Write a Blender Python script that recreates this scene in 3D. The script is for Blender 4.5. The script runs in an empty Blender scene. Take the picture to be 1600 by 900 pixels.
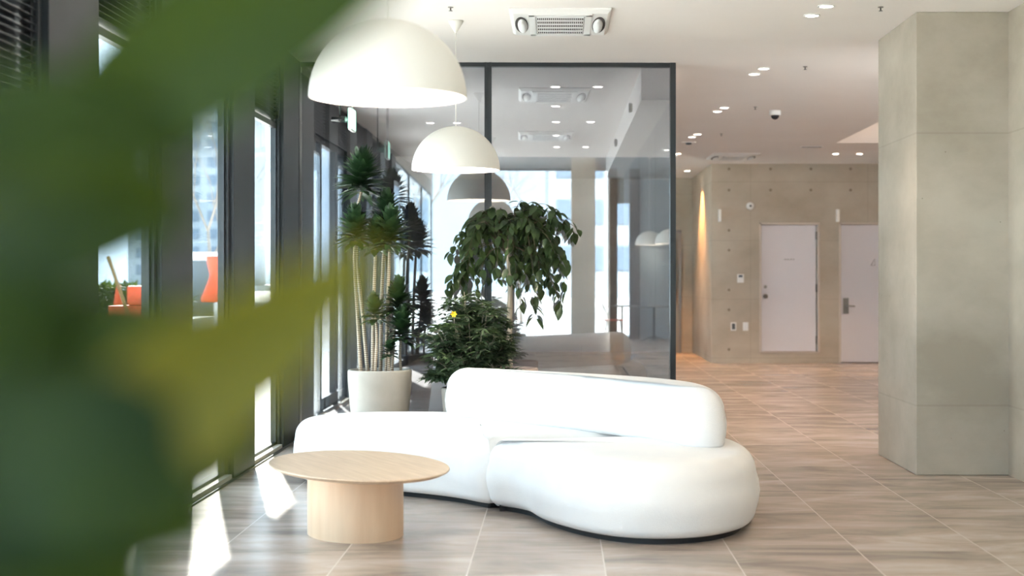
import bpy, bmesh, math, random
from mathutils import Vector, Matrix, noise
random.seed(7)
R = math.radians
SC = bpy.context.scene
COL = SC.collection

# ------------------------------------------------------------------ camera
F = 2200.0            # focal length in px of the 1600 px wide frame
CX, CY = 873.0, 435.0  # where the depth lines meet
EYE = 1.30
cam_d = bpy.data.cameras.new('camera')
cam = bpy.data.objects.new('camera', cam_d); COL.objects.link(cam)
cam.location = (0, 0, EYE); cam.rotation_euler = (R(90), 0, 0)
cam_d.sensor_width = 36; cam_d.lens = F * 36 / 1600
cam_d.shift_x = (800 - CX) / 1600; cam_d.shift_y = (CY - 450) / 1600
cam_d.clip_start = .02; cam_d.clip_end = 1000
cam_d.dof.use_dof = True; cam_d.dof.focus_distance = 9.2; cam_d.dof.aperture_fstop = 2.2
SC.camera = cam

# ------------------------------------------------------------------ world, sun, exposure
W = bpy.data.worlds.new('overcast_daylight'); SC.world = W; W.use_nodes = True
bgn = W.node_tree.nodes['Background']
bgn.inputs[0].default_value = (.66, .84, 1.0, 1); bgn.inputs[1].default_value = 3.4
sun_d = bpy.data.lights.new('sun', 'SUN'); sun_d.energy = 34.0; sun_d.angle = R(1.2); sun_d.color = (1, .96, .88)
sun = bpy.data.objects.new('sun', sun_d); COL.objects.link(sun)
el = R(39); hd = Vector((.25, -.968, 0)).normalized()
sun.rotation_euler = (hd * math.cos(el) + Vector((0, 0, -math.sin(el)))).to_track_quat('-Z', 'Y').to_euler()
SC.view_settings.view_transform = 'Standard'; SC.view_settings.look = 'None'
SC.view_settings.gamma = 1; SC.view_settings.use_curve_mapping = False
SC.view_settings.exposure = 1.2
cy = SC.cycles
cy.use_denoising = True; cy.max_bounces = 10; cy.diffuse_bounces = 6; cy.glossy_bounces = 6
cy.transparent_max_bounces = 24; cy.transmission_bounces = 6; cy.sample_clamp_indirect = 8
cy.caustics_reflective = False; cy.caustics_refractive = False

# ------------------------------------------------------------------ materials
def lin(c):
    return tuple(((v / 255) / 12.92 if v / 255 <= .04045 else ((v / 255 + .055) / 1.055) ** 2.4) for v in c) + (1,)
def mat(name, rgb, rough=.5, metal=0, emit=None, es=1, spec=.5, sheen=0, trans=0):
    m = bpy.data.materials.new(name); m.use_nodes = True
    p = m.node_tree.nodes['Principled BSDF']
    p.inputs['Base Color'].default_value = lin(rgb); p.inputs['Roughness'].default_value = rough
    p.inputs['Metallic'].default_value = metal; p.inputs['Specular IOR Level'].default_value = spec
    p.inputs['Sheen Weight'].default_value = sheen
    if emit: p.inputs['Emission Color'].default_value = lin(emit); p.inputs['Emission Strength'].default_value = es
    return m
def nd(m, t, **kw):
    n = m.node_tree.nodes.new(t)
    for k, v in kw.items(): setattr(n, k, v)
    return n
def lk(m, a, b): m.node_tree.links.new(a, b)
def noisy(m, c1, c2, scale=(1, 1, 1), detail=5, rough=.55, bump=0, bscale=200, lo=.35, hi=.65, third=None):
    """base colour wanders between two colours; optional fine bump"""
    p = m.node_tree.nodes['Principled BSDF']
    tc = nd(m, 'ShaderNodeTexCoord'); mp = nd(m, 'ShaderNodeMapping'); mp.inputs['Scale'].default_value = scale
    lk(m, tc.outputs['Object'], mp.inputs[0])
    n = nd(m, 'ShaderNodeTexNoise'); n.inputs['Scale'].default_value = 1; n.inputs['Detail'].default_value = detail; n.inputs['Roughness'].default_value = rough
    lk(m, mp.outputs[0], n.inputs['Vector'])
    cr = nd(m, 'ShaderNodeValToRGB'); cr.color_ramp.elements[0].position = lo; cr.color_ramp.elements[1].position = hi
    cr.color_ramp.elements[0].color = lin(c1); cr.color_ramp.elements[1].color = lin(c2)
    if third: e = cr.color_ramp.elements.new((lo + hi) / 2); e.color = lin(third)
    lk(m, n.outputs['Fac'], cr.inputs[0]); lk(m, cr.outputs[0], p.inputs['Base Color'])
    if bump:
        b = nd(m, 'ShaderNodeTexNoise'); b.inputs['Scale'].default_value = bscale; b.inputs['Detail'].default_value = 3
        lk(m, tc.outputs['Object'], b.inputs['Vector'])
        bp = nd(m, 'ShaderNodeBump'); bp.inputs['Strength'].default_value = bump; bp.inputs['Distance'].default_value = .01
        lk(m, b.outputs['Fac'], bp.inputs['Height']); lk(m, bp.outputs[0], p.inputs['Normal'])
    return cr, tc
def glass(name, tint, f0):
    m = bpy.data.materials.new(name); m.use_nodes = True; nt = m.node_tree; nt.nodes.clear()
    out = nd(m, 'ShaderNodeOutputMaterial'); mx = nd(m, 'ShaderNodeMixShader')
    tr = nd(m, 'ShaderNodeBsdfTransparent'); tr.inputs[0].default_value = lin(tint)
    gl = nd(m, 'ShaderNodeBsdfGlossy'); gl.inputs['Roughness'].default_value = 0; gl.inputs[0].default_value = (.93, .95, .97, 1)
    lw = nd(m, 'ShaderNodeLayerWeight'); lw.inputs[0].default_value = .5
    pw = nd(m, 'ShaderNodeMath', operation='POWER'); pw.inputs[1].default_value = 5
    ml = nd(m, 'ShaderNodeMath', operation='MULTIPLY_ADD'); ml.inputs[1].default_value = 1 - f0; ml.inputs[2].default_value = f0
    lk(m, lw.outputs['Facing'], pw.inputs[0]); lk(m, pw.outputs[0], ml.inputs[0]); lk(m, ml.outputs[0], mx.inputs[0])
    lk(m, tr.outputs[0], mx.inputs[1]); lk(m, gl.outputs[0], mx.inputs[2]); lk(m, mx.outputs[0], out.inputs[0])
    return m
M = {}
M['white_paint'] = mat('white_paint', (232, 228, 224), .8)
M['ceil'] = mat('ceiling_paint', (238, 233, 229), .9); noisy(M['ceil'], (236, 231, 227), (240, 236, 232), (.6, .6, .6))
M['dark'] = mat('anthracite_metal', (58, 64, 70), .42, spec=.4); noisy(M['dark'], (38, 44, 49), (46, 52, 57), (2, 2, .6))
M['frame'] = mat('black_aluminium', (30, 36, 40), .35)
M['chrome'] = mat('brushed_steel', (150, 148, 145), .3, .9)
M['steel_dark'] = mat('dark_steel', (110, 105, 98), .35, .7)
M['glass'] = glass('partition_glass', (214, 216, 221), .19)
M['wglass'] = glass('window_glass', (243, 247, 247), .035)
M['plastic'] = mat('white_plastic', (238, 238, 236), .35)
M['black'] = mat('black_plastic', (22, 23, 25), .25)
M['void'] = mat('dark_recess', (70, 66, 64), .8)
M['lamp'] = mat('cream_enamel', (232, 231, 224), .45)
M['lampin'] = mat('white_enamel', (250, 248, 242), .5)
M['bulb'] = mat('lit_bulb', (255, 245, 230), .5, emit=(255, 240, 215), es=30)
M['spot'] = mat('lit_lens', (255, 250, 240), .5, emit=(255, 246, 230), es=14)
M['green'] = mat('lit_sign_face', (190, 240, 225), .4, emit=(170, 240, 215), es=1.1)
M['sofa'] = mat('white_boucle', (243, 243, 243), .95, sheen=.1, spec=.15); noisy(M['sofa'], (228, 228, 229), (235, 234, 233), (3, 3, 3), bump=.25, bscale=260)
M['base_dark'] = mat('black_plinth', (30, 30, 32), .7)
# floor: 0.61 m tiles with cloudy streaks and pale grout
def floor_mat():
    m = mat('stone_look_tile', (175, 150, 130), .27, spec=.8)
    p = m.node_tree.nodes['Principled BSDF']
    tc = nd(m, 'ShaderNodeTexCoord')
    sep = nd(m, 'ShaderNodeSeparateXYZ'); lk(m, tc.outputs['Object'], sep.inputs[0])
    def tile(out, off, size):
        a = nd(m, 'ShaderNodeMath', operation='SUBTRACT'); lk(m, out, a.inputs[0]); a.inputs[1].default_value = off
        d = nd(m, 'ShaderNodeMath', operation='DIVIDE'); lk(m, a.outputs[0], d.inputs[0]); d.inputs[1].default_value = size
        f = nd(m, 'ShaderNodeMath', operation='FLOOR'); lk(m, d.outputs[0], f.inputs[0])
        r = nd(m, 'ShaderNodeMath', operation='FRACT'); lk(m, d.outputs[0], r.inputs[0])
        s = nd(m, 'ShaderNodeMath', operation='SUBTRACT'); lk(m, r.outputs[0], s.inputs[0]); s.inputs[1].default_value = .5
        ab = nd(m, 'ShaderNodeMath', operation='ABSOLUTE'); lk(m, s.outputs[0], ab.inputs[0])
        g = nd(m, 'ShaderNodeMath', operation='GREATER_THAN'); lk(m, ab.outputs[0], g.inputs[0]); g.inputs[1].default_value = .5 - .0032 / size
        return f.outputs[0], g.outputs[0]
    fx, gx = tile(sep.outputs[0], 1.427, .61); fy, gy = tile(sep.outputs[1], 9.15, .61)
    cm = nd(m, 'ShaderNodeCombineXYZ'); lk(m, fx, cm.inputs[0]); lk(m, fy, cm.inputs[1])
    wn = nd(m, 'ShaderNodeTexWhiteNoise'); lk(m, cm.outputs[0], wn.inputs['Vector'])
    sc = nd(m, 'ShaderNodeVectorMath', operation='SCALE'); lk(m, wn.outputs['Color'], sc.inputs[0]); sc.inputs['Scale'].default_value = .6
    mp = nd(m, 'ShaderNodeMapping'); mp.inputs['Scale'].default_value = (.85, 2.5, 1); lk(m, tc.outputs['Object'], mp.inputs[0])
    ad = nd(m, 'ShaderNodeVectorMath', operation='ADD'); lk(m, mp.outputs[0], ad.inputs[0]); lk(m, sc.outputs[0], ad.inputs[1])
    n = nd(m, 'ShaderNodeTexNoise'); n.inputs['Scale'].default_value = 1.5; n.inputs['Detail'].default_value = 7; n.inputs['Roughness'].default_value = .62; n.inputs['Distortion'].default_value = .5
    lk(m, ad.outputs[0], n.inputs['Vector'])
    cr = nd(m, 'ShaderNodeValToRGB'); e = cr.color_ramp.elements
    e[0].position = .33; e[0].color = lin((132, 119, 109)); e[1].position = .68; e[1].color = lin((196, 183, 173))
    q = e.new(.5); q.color = lin((168, 153, 142))
    lk(m, n.outputs['Fac'], cr.inputs[0])
    mx = nd(m, 'ShaderNodeMath', operation='MAXIMUM'); lk(m, gx, mx.inputs[0])
    hf = nd(m, 'ShaderNodeMath', operation='MULTIPLY'); lk(m, gy, hf.inputs[0]); hf.inputs[1].default_value = .3; lk(m, hf.outputs[0], mx.inputs[1])
    mc = nd(m, 'ShaderNodeMix', data_type='RGBA'); lk(m, mx.outputs[0], mc.inputs['Factor']); lk(m, cr.outputs[0], mc.inputs['A']); mc.inputs['B'].default_value = lin((206, 192, 180))
    lk(m, mc.outputs['Result'], p.inputs['Base Color'])
    return m
M['floor'] = floor_mat()
def concrete(name, c1, c2, joint=None, dirt=True):
    m = mat(name, c1, .75, spec=.25)
    cr, tc = noisy(m, c1, c2, (.9, .9, 1.3), 8, .6, bump=.12, bscale=9)
    p = m.node_tree.nodes['Principled BSDF']
    v = nd(m, 'ShaderNodeTexVoronoi'); v.inputs['Scale'].default_value = 9; lk(m, tc.outputs['Object'], v.inputs['Vector'])
    lt = nd(m, 'ShaderNodeMath', operation='LESS_THAN'); lk(m, v.outputs['Distance'], lt.inputs[0]); lt.inputs[1].default_value = .045
    n2 = nd(m, 'ShaderNodeTexNoise'); n2.inputs['Scale'].default_value = 3; lk(m, tc.outputs['Object'], n2.inputs['Vector'])
    g2 = nd(m, 'ShaderNodeMath', operation='GREATER_THAN'); lk(m, n2.outputs['Fac'], g2.inputs[0]); g2.inputs[1].default_value = .52
    mm = nd(m, 'ShaderNodeMath', operation='MULTIPLY'); lk(m, lt.outputs[0], mm.inputs[0]); lk(m, g2.outputs[0], mm.inputs[1])
    m5 = nd(m, 'ShaderNodeMath', operation='MULTIPLY'); lk(m, mm.outputs[0], m5.inputs[0]); m5.inputs[1].default_value = .45
    last = cr.outputs[0]
    mc = nd(m, 'ShaderNodeMix', data_type='RGBA'); lk(m, m5.outputs[0], mc.inputs['Factor']); lk(m, last, mc.inputs['A']); mc.inputs['B'].default_value = lin((95, 85, 72)); last = mc.outputs['Result']
    if joint:     # formwork joints: (axis, period, offset) list, thin darker lines
        sep = nd(m, 'ShaderNodeSeparateXYZ'); lk(m, tc.outputs['Object'], sep.inputs[0])
        for ax, per, off in joint:
            a = nd(m, 'ShaderNodeMath', operation='SUBTRACT'); lk(m, sep.outputs[ax], a.inputs[0]); a.inputs[1].default_value = off
            d = nd(m, 'ShaderNodeMath', operation='DIVIDE'); lk(m, a.outputs[0], d.inputs[0]); d.inputs[1].default_value = per
            r = nd(m, 'ShaderNodeMath', operation='PINGPONG'); lk(m, d.outputs[0], r.inputs[0]); r.inputs[1].default_value = .5
            g = nd(m, 'ShaderNodeMath', operation='LESS_THAN'); lk(m, r.outputs[0], g.inputs[0]); g.inputs[1].default_value = .006 / per
            h = nd(m, 'ShaderNodeMath', operation='MULTIPLY'); lk(m, g.outputs[0], h.inputs[0]); h.inputs[1].default_value = .16
            mc = nd(m, 'ShaderNodeMix', data_type='RGBA'); lk(m, h.outputs[0], mc.inputs['Factor']); lk(m, last, mc.inputs['A']); mc.inputs['B'].default_value = lin((110, 98, 82)); last = mc.outputs['Result']
    lk(m, last, p.inputs['Base Color'])
    return m
M['conc'] = concrete('fair_faced_concrete', (172, 162, 146), (194, 186, 172), [(0, 1.8, 2.94), (2, .9, 2.78)])
M['conc_p'] = concrete('pillar_concrete', (164, 156, 142), (190, 183, 170), [(2, 1.8, 2.26)])
M['hole'] = mat('tie_hole_mortar', (142, 130, 113), .9)
def wood(name, c1, c2, sc):
    m = mat(name, c1, .45, spec=.35); noisy(m, c1, c2, sc, 6, .5, lo=.3, hi=.7); return m
M['oak_top'] = wood('pale_oak_veneer', (194, 168, 143), (212, 188, 162), (3, 40, 3))
M['oak_base'] = wood('maple_veneer', (226, 190, 156), (238, 206, 174), (14, 14, 1.6))
M['pot'] = mat('stone_planter', (205, 198, 188), .7); noisy(M['pot'], (172, 166, 156), (184, 178, 168), (5, 5, 5), bump=.1)
M['pot_t'] = mat('pale_terracotta', (206, 182, 168), .75)
M['soil'] = mat('bark_mulch', (80, 62, 50), .95); noisy(M['soil'], (60, 45, 36), (120, 96, 78), (60, 60, 60), bump=.8, bscale=80)
def leafmat(name, c1, c2, rough=.35, tl=.25, tc=(110, 140, 40), sc=9):
    m = mat(name, c1, rough, spec=.5); noisy(m, c1, c2, (sc, sc, sc), 2)
    nt = m.node_tree; p = nt.nodes['Principled BSDF']; out = nt.nodes['Material Output']
    t = nd(m, 'ShaderNodeBsdfTranslucent'); t.inputs[0].default_value = lin(tc)
    mx = nd(m, 'ShaderNodeMixShader'); mx.inputs[0].default_value = tl
    lk(m, p.outputs[0], mx.inputs[1]); lk(m, t.outputs[0], mx.inputs[2]); lk(m, mx.outputs[0], out.inputs[0]); return m
M['drac'] = leafmat('dracaena_leaf', (26, 50, 32), (58, 84, 54), .3, .12, (60, 100, 40), 14)
M['fic'] = leafmat('ficus_leaf', (32, 48, 29), (72, 92, 56), .36, .2, (100, 130, 50), 12)
M['shr'] = leafmat('shrub_leaf', (44, 62, 40), (100, 118, 88), .5, .2, (90, 120, 60), 14)
M['rub'] = leafmat('rubber_leaf', (16, 36, 18), (34, 52, 20), .6, .25, (84, 100, 20), 11)
M['rub_y'] = leafmat('young_rubber_leaf', (70, 76, 24), (104, 96, 34), .6, .42, (134, 124, 28), 8)
for k_ in ('rub', 'rub_y'): M[k_].node_tree.nodes['Principled BSDF'].inputs['Specular IOR Level'].default_value = .12
M['hedge'] = leafmat('hedge_leaf', (18, 24, 14), (44, 46, 28), .8, .1)
M['bark_d'] = mat('dracaena_cane', (176, 160, 140), .8)
def ringbark(m):
    p = m.node_tree.nodes['Principled BSDF']; tc = nd(m, 'ShaderNodeTexCoord')
    w = nd(m, 'ShaderNodeTexWave', bands_direction='Z'); w.inputs['Scale'].default_value = 22; w.inputs['Distortion'].default_value = 2.5; w.inputs['Detail'].default_value = 2
    lk(m, tc.outputs['Object'], w.inputs['Vector']); cr = nd(m, 'ShaderNodeValToRGB')
    cr.color_ramp.elements[0].color = lin((112, 96, 80)); cr.color_ramp.elements[1].color = lin((196, 180, 160)); cr.color_ramp.elements[1].position = .6
    lk(m, w.outputs['Color'], cr.inputs[0]); lk(m, cr.outputs[0], p.inputs['Base Color'])
ringbark(M['bark_d'])
M['ftwig'] = mat('ficus_twig', (92, 82, 66), .85)
M['bark'] = mat('ficus_bark', (178, 166, 150), .85); noisy(M['bark'], (150, 138, 120), (192, 180, 165), (20, 20, 4))
M['twig'] = mat('bare_twig', (120, 112, 104), .9)
M['flower'] = mat('yellow_petal', (235, 200, 40), .6)
M['red'] = mat('red_seat', (190, 52, 46), .5)
M['pave'] = mat('pale_paving', (196, 192, 188), .8); noisy(M['pave'], (186, 182, 178), (208, 206, 204), (.4, .4, .4))
M['curb'] = mat('pale_concrete_block', (132, 138, 134), .8)
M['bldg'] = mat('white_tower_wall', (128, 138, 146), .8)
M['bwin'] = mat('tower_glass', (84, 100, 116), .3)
M['orange'] = mat('safety_orange', (200, 66, 30), .5)
M['snow'] = mat('white_cover', (236, 238, 240), .8)
M['grey'] = mat('grey_container', (84, 92, 96), .6)
M['timber'] = mat('staking_timber', (130, 98, 60), .8)
M['door'] = mat('door_enamel', (226, 224, 230), .5)
M['doorframe'] = mat('door_frame_paint', (206, 196, 186), .5)
M['text'] = mat('dark_lettering', (110, 104, 104), .6)
M['vest'] = mat('vestibule_paint', (225, 226, 226), .8)
M['slate'] = mat('slate_cladding', (128, 142, 150), .6)
M['frost'] = mat('frosted_pane', (150, 146, 138), .5)

# ------------------------------------------------------------------ helpers
class MB:
    def __init__(s): s.v = []; s.f = []; s.m = []; s.sm = []
    def add(s, vs, fs, mi=0, smooth=False):
        o = len(s.v); s.v += [tuple(v) for v in vs]
        for f in fs: s.f.append(tuple(i + o for i in f)); s.m.append(mi); s.sm.append(smooth)
        return s
    def box(s, x0, x1, y0, y1, z0, z1, mi=0):
        x0, x1 = min(x0, x1), max(x0, x1); y0, y1 = min(y0, y1), max(y0, y1); z0, z1 = min(z0, z1), max(z0, z1)
        return s.add([(x0, y0, z0), (x1, y0, z0), (x1, y1, z0), (x0, y1, z0), (x0, y0, z1), (x1, y0, z1), (x1, y1, z1), (x0, y1, z1)],
              [(0, 3, 2, 1), (4, 5, 6, 7), (0, 1, 5, 4), (1, 2, 6, 5), (2, 3, 7, 6), (3, 0, 4, 7)], mi)
    def rings(s, rings, mi=0, smooth=True, cap0=True, cap1=True):
        n = len(rings[0]); vs = [p for r in rings for p in r]; fs = []
        for a in range(len(rings) - 1):
            for i in range(n):
                j = (i + 1) % n; fs.append((a * n + i, a * n + j, (a + 1) * n + j, (a + 1) * n + i))
        o = len(s.v); s.add(vs, fs, mi, smooth)
        if cap0: s.f.append(tuple(o + i for i in reversed(range(n)))); s.m.append(mi); s.sm.append(smooth)
        if cap1: s.f.append(tuple(o + (len(rings) - 1) * n + i for i in range(n))); s.m.append(mi); s.sm.append(smooth)
        return s
    def lathe(s, prof, c=(0, 0, 0), n=40, mi=0, caps=(True, True), smooth=True):
        rr = [[(c[0] + r * math.cos(2 * math.pi * i / n), c[1] + r * math.sin(2 * math.pi * i / n), c[2] + z) for i in range(n)] for r, z in prof]
        return s.rings(rr, mi, smooth, *caps)
    def tube(s, pts, rad, n=8, mi=0):
        pts = [Vector(p) for p in pts]; rad = rad if hasattr(rad, '__len__') else [rad] * len(pts); rr = []
        up = Vector((.12, .2, 1)).normalized()
        for i, p in enumerate(pts):
            t = (pts[min(i + 1, len(pts) - 1)] - pts[max(i - 1, 0)]).normalized()
            if abs(t.dot(up)) > .98: a = t.cross(Vector((1, 0, 0))).normalized()
            else: a = t.cross(up).normalized()
            b = t.cross(a)
            rr.append([p + (a * math.cos(2 * math.pi * k / n) + b * math.sin(2 * math.pi * k / n)) * rad[i] for k in range(n)])
        return s.rings(rr, mi)
    def leaf(s, base, d, up, L, Wd, droop=.3, fold=.25, seg=4, mi=0, wmax=.45):
        base = Vector(base); d = Vector(d).normalized(); side = d.cross(Vector(up))
        if side.length < 1e-4: side = d.cross(Vector((1, 0, 0)))
        side.normalize(); nrm = side.cross(d).normalized(); vs = []
        p = base.copy(); step = L / seg; cur = d.copy()
        for i in range(seg + 1):
            t = i / seg
            w = Wd * .5 * (math.sin(math.pi * min(1, t ** (.75 if wmax < .5 else 1.1))) ** .8 if 0 < t < 1 else .04)
            n2 = side.cross(cur).normalized()
            vs += [p - side * w + n2 * w * fold, p, p + side * w + n2 * w * fold]
            cur = (cur + Vector((0, 0, -1)) * droop / seg).normalized(); p = p + cur * step
        fs = []
        for i in range(seg):
            a = i * 3; fs += [(a, a + 1, a + 4, a + 3), (a + 1, a + 2, a + 5, a + 4)]
        return s.add(vs, fs, mi, True)
    def build(s, name, mats, parent=None, bevel=0, loc=None):
        me = bpy.data.meshes.new(name); me.from_pydata(s.v, [], s.f)
        for m in (mats if isinstance(mats, (list, tuple)) else [mats]): me.materials.append(M[m] if isinstance(m, str) else m)
        me.polygons.foreach_set('material_index', s.m); me.polygons.foreach_set('use_smooth', s.sm); me.update()
        o = bpy.data.objects.new(name, me); COL.objects.link(o)
        if parent is not None: o.parent = parent
        if loc: o.location = loc
        if bevel:
            b = o.modifiers.new('bevel', 'BEVEL'); b.width = bevel; b.segments = 2; b.limit_method = 'ANGLE'
        return o
def tag(o, label=None, cat=None, group=None, kind=None):
    if label: o['label'] = label
    if cat: o['category'] = cat
    if group: o['group'] = group
    if kind: o['kind'] = kind
    return o
def thing(name, label, cat, loc=(0, 0, 0), rz=0, group=None, kind=None):
    o = bpy.data.objects.new(name, None); COL.objects.link(o); o.location = loc; o.rotation_euler = (0, 0, rz); o.empty_display_size = .1
    return tag(o, label, cat, group, kind)
def dup(root, loc, label, rz=None, cat=None):
    def cp(o, par):
        c = o.copy(); COL.objects.link(c); c.parent = par
        for ch in list(o.children): cp(ch, c)
        return c
    c = cp(root, None); c.location = loc; c['label'] = label
    if rz is not None: c.rotation_euler = (0, 0, rz)
    return c
def struct(name, mb, mats, label, cat, bevel=0):
    return tag(mb.build(name, mats, bevel=bevel), label, cat, None, 'structure')
def P(x, y, d):   # where the ray of a pixel stands at a distance
    return Vector(((x - CX) * d / F, d, EYE - (y - CY) * d / F))
def catmull(pts, per=8, closed=True):
    out = []; n = len(pts); pts = [Vector(p) for p in pts]
    rng = range(n) if closed else range(n - 1)
    for i in rng:
        g = (lambda k: pts[k % n]) if closed else (lambda k: pts[max(0, min(n - 1, k))])
        p0, p1, p2, p3 = g(i - 1), g(i), g(i + 1), g(i + 2)
        for k in range(per):
            t = k / per
            out.append(.5 * ((2 * p1) + (p2 - p0) * t + (2 * p0 - 5 * p1 + 4 * p2 - p3) * t * t + (3 * p1 - p0 - 3 * p2 + p3) * t ** 3))
    if not closed: out.append(pts[-1])
    return out
H = 3.06

# ------------------------------------------------------------------ room shell
struct('floor', MB().box(-2.3, 6.2, -7.2, 25.2, -.12, 0), 'floor', 'brown grey stone-look floor tiles with pale grout lines', 'floor')
cb = MB()
cb.box(-2.5, 3.6, 2.6, 25.2, H, H + .5); cb.box(5.6, 6.2, 2.6, 25.2, H, H + .5)
cb.box(3.6, 5.6, 2.6, 14.2, H, H + .5); cb.box(3.6, 5.6, 18.3, 25.2, H, H + .5); cb.box(-2.9, 6.2, -7.2, 2.6, 3.9, 4.1); cb.box(-2.9, 6.2, 2.6, 2.7, H + .5, 4.1); cb.box(-2.9, -2.14, -7.2, 2.6, H, 3.95); cb.box(3.6, 5.6, 14.2, 18.3, H + .32, H + .5)
cb.add([(3.6, 18.3, H), (5.6, 18.3, H), (5.6, 17.7, H + .32), (3.6, 17.7, H + .32)], [(0, 1, 2, 3)])
struct('ceiling', cb, 'ceil', 'white plaster ceiling with a cut-in recess behind the pillar', 'ceiling')
# right side
struct('pillar', MB().box(2.36, 3.35, 9.3, 10.4, 0, H), 'conc_p', 'broad grey concrete pillar in front at the right', 'pillar', .006)
struct('wall_right', MB().box(2.97, 3.3, 2.6, 9.3, 0, H), 'conc_p', 'concrete wall strip at the right edge beside the pillar', 'wall')
struct('wall_right_far', MB().box(6.0, 6.2, 10.4, 21.6, 0, H).box(6.0, 6.2, -7.2, 3.0, 0, 4.0).box(3.3, 6.2, 2.6, 3.2, 0, H), 'white_paint', 'white wall at the far right behind the pillar', 'wall')
wb = MB()
# back concrete wall with openings for both doors (door 1 raised on a kerb)
X0, X1, Y0, Y1 = 2.345, 6.0, 21.6, 21.9
D1 = (3.08, 4.005, .155, 2.155); D2 = (4.30, 5.25, .0, 2.155)
wb.box(X0, D1[0], Y0, Y1, 0, H); wb.box(D1[1], D2[0], Y0, Y1, 0, H); wb.box(D2[1], X1, Y0, Y1, 0, H)
wb.box(D1[0], D1[1], Y0, Y1, D1[3], H); wb.box(D1[0], D1[1], Y0, Y1, 0, D1[2]); wb.box(D2[0], D2[1], Y0, Y1, D2[3], H)
wb.box(X0, 2.36, Y1, 24.7, 0, H); wb.box(2.36, X1, Y1, Y1 + .15, 0, H)  # second box is a backing slab added to stop light leaking past the doors
s2 = F / 21.6
for px in (1139, 1204, 1267, 1329):
    for py in (264, 297, 360, 391, 453, 484, 546):
        if px > 1150 and py > 300: continue
        x = (px - CX) / s2; z = EYE - (py - CY) / s2
        wb.lathe([(.0, -.0), (.032, 0)], (0, 0, 0), 12, 1, (False, False)) if False else None
        n = 14; c = (x, Y0 - .002, z); vs = [(c[0] + .022 * math.cos(2 * math.pi * k / n), c[1], c[2] + .022 * math.sin(2 * math.pi * k / n)) for k in range(n)] + \
            [(c[0] + .014 * math.cos(2 * math.pi * k / n), c[1] + .0015, c[2] + .014 * math.sin(2 * math.pi * k / n)) for k in range(n)]
        wb.add(vs, [(k, n + k, n + (k + 1) % n, (k + 1) % n) for k in range(n)] + [tuple(range(2 * n - 1, n - 1, -1))], 1)
struct('wall_back', wb, ['conc', 'hole'], 'bare concrete back wall with tie holes around the two doors', 'wall')
struct('wall_corridor', MB().box(.9, 2.36, 24.7, 24.9, 0, H), 'conc', 'concrete wall at the dim end of the corridor', 'wall')
# ------------------------------------------------------------------ left facade
n_col = 0
fars = [11.38 - 1.65 * k for k in range(6)]
for k, far in enumerate(fars):
    near = far - .68
    m = MB().box(-2.19, -2.1, near + .05, far, 0, H).box(-2.18, -2.125, near, near + .042, 0, H)
    names = ['anthracite facade column next to the glass partition', 'anthracite facade column left of the narrow window beside the sofa',
             'anthracite facade column behind the blurred upper leaves', 'anthracite facade column at the far left of the photo']
    struct('trim_%d' % (k + 1), m, 'dark', names[k] if k < 4 else 'anthracite facade column out of frame beside the camera', 'column', .003)
fr_names = ['narrow floor-length window between the two columns nearest the partition', 'tall window with the white tower and orange barrel outside',
            'window gap among the leaves showing a pale kerb block', 'window at the top left edge behind the leaves']
for k in range(len(fars) - 1):
    y1 = fars[k] - .68; y0 = fars[k + 1]
    w = thing('window_%d' % (k + 1), fr_names[k] if k < 4 else 'tall facade window out of frame beside the camera', 'window', (-2.165, (y0 + y1) / 2, 0), kind='structure')
    h = (y1 - y0) / 2
    f = MB().box(-.02, .02, -h, -h + .03, 0, H).box(-.02, .02, h - .03, h, 0, H).box(-.02, .02, -h, h, 0, .06).box(-.02, .02, -h, h, 2.44, 2.48).box(-.02, .02, -h, h, H - .03, H)
    f.build('window_frame', 'frame', w)
    MB().box(-.006, .006, -h + .03, h - .03, .06, 2.45).build('pane', 'wglass', w)
    lv = MB(); z = 2.5 if k != 3 else 1.95
    while z < H - .03:
        lv.add([(-.03, -h, z), (-.03, h, z), (.03, h, z + .016), (.03, -h, z + .016), (-.03, -h, z - .003), (-.03, h, z - .003), (.03, h, z + .013), (.03, -h, z + .013)],
               [(0, 3, 2, 1), (4, 5, 6, 7), (3, 7, 6, 2), (0, 1, 5, 4), (0, 4, 7, 3), (1, 2, 6, 5)]); z += .031
    lv.box(-.05, -.035, -h, h, 2.48 if k != 3 else 1.93, H).build('louvre', 'dark', w)
    MB().box(.02, .064, -h, h, 0, .04).build('window_sill', 'pot', w)
struct('baseboard_left', MB().box(-2.12, -2.085, -8, 11.4, 0, .012), 'frame', 'thin black floor strip along the left facade', 'floor strip')
# corner posts where the glass partition meets the facade
struct('trim_13', MB().box(-2.16, -2.10, 11.40, 11.46, 0, H).box(-2.22, -2.16, 11.44, 11.60, 0, H).box(-2.3, -2.2, 11.60, 12.75, 0, H), 'frame', 'slim black corner posts between facade and glass partition', 'post', .002)
bw = thing('window_19', 'wide frameless glazing added out of view beside and behind the camera for cool daylight', 'window', (-2.165, -7, 0), kind='structure')  # unseen glazing added where columns would continue, for cool daylight on the sofa
L_ = fars[-1] - .68 - .97 + 7 + .97
f = MB().box(-.02, .02, 0, L_, 0, .06).box(-.02, .02, 0, L_, H - .03, H)
for k in range(4): f.box(-.02, .02, L_ * k / 3 - .02, L_ * k / 3 + .02, 0, H)
f.build('window_frame', 'frame', bw); MB().box(-.006, .006, 0, L_, .05, H - .02).build('pane', 'wglass', bw)
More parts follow.
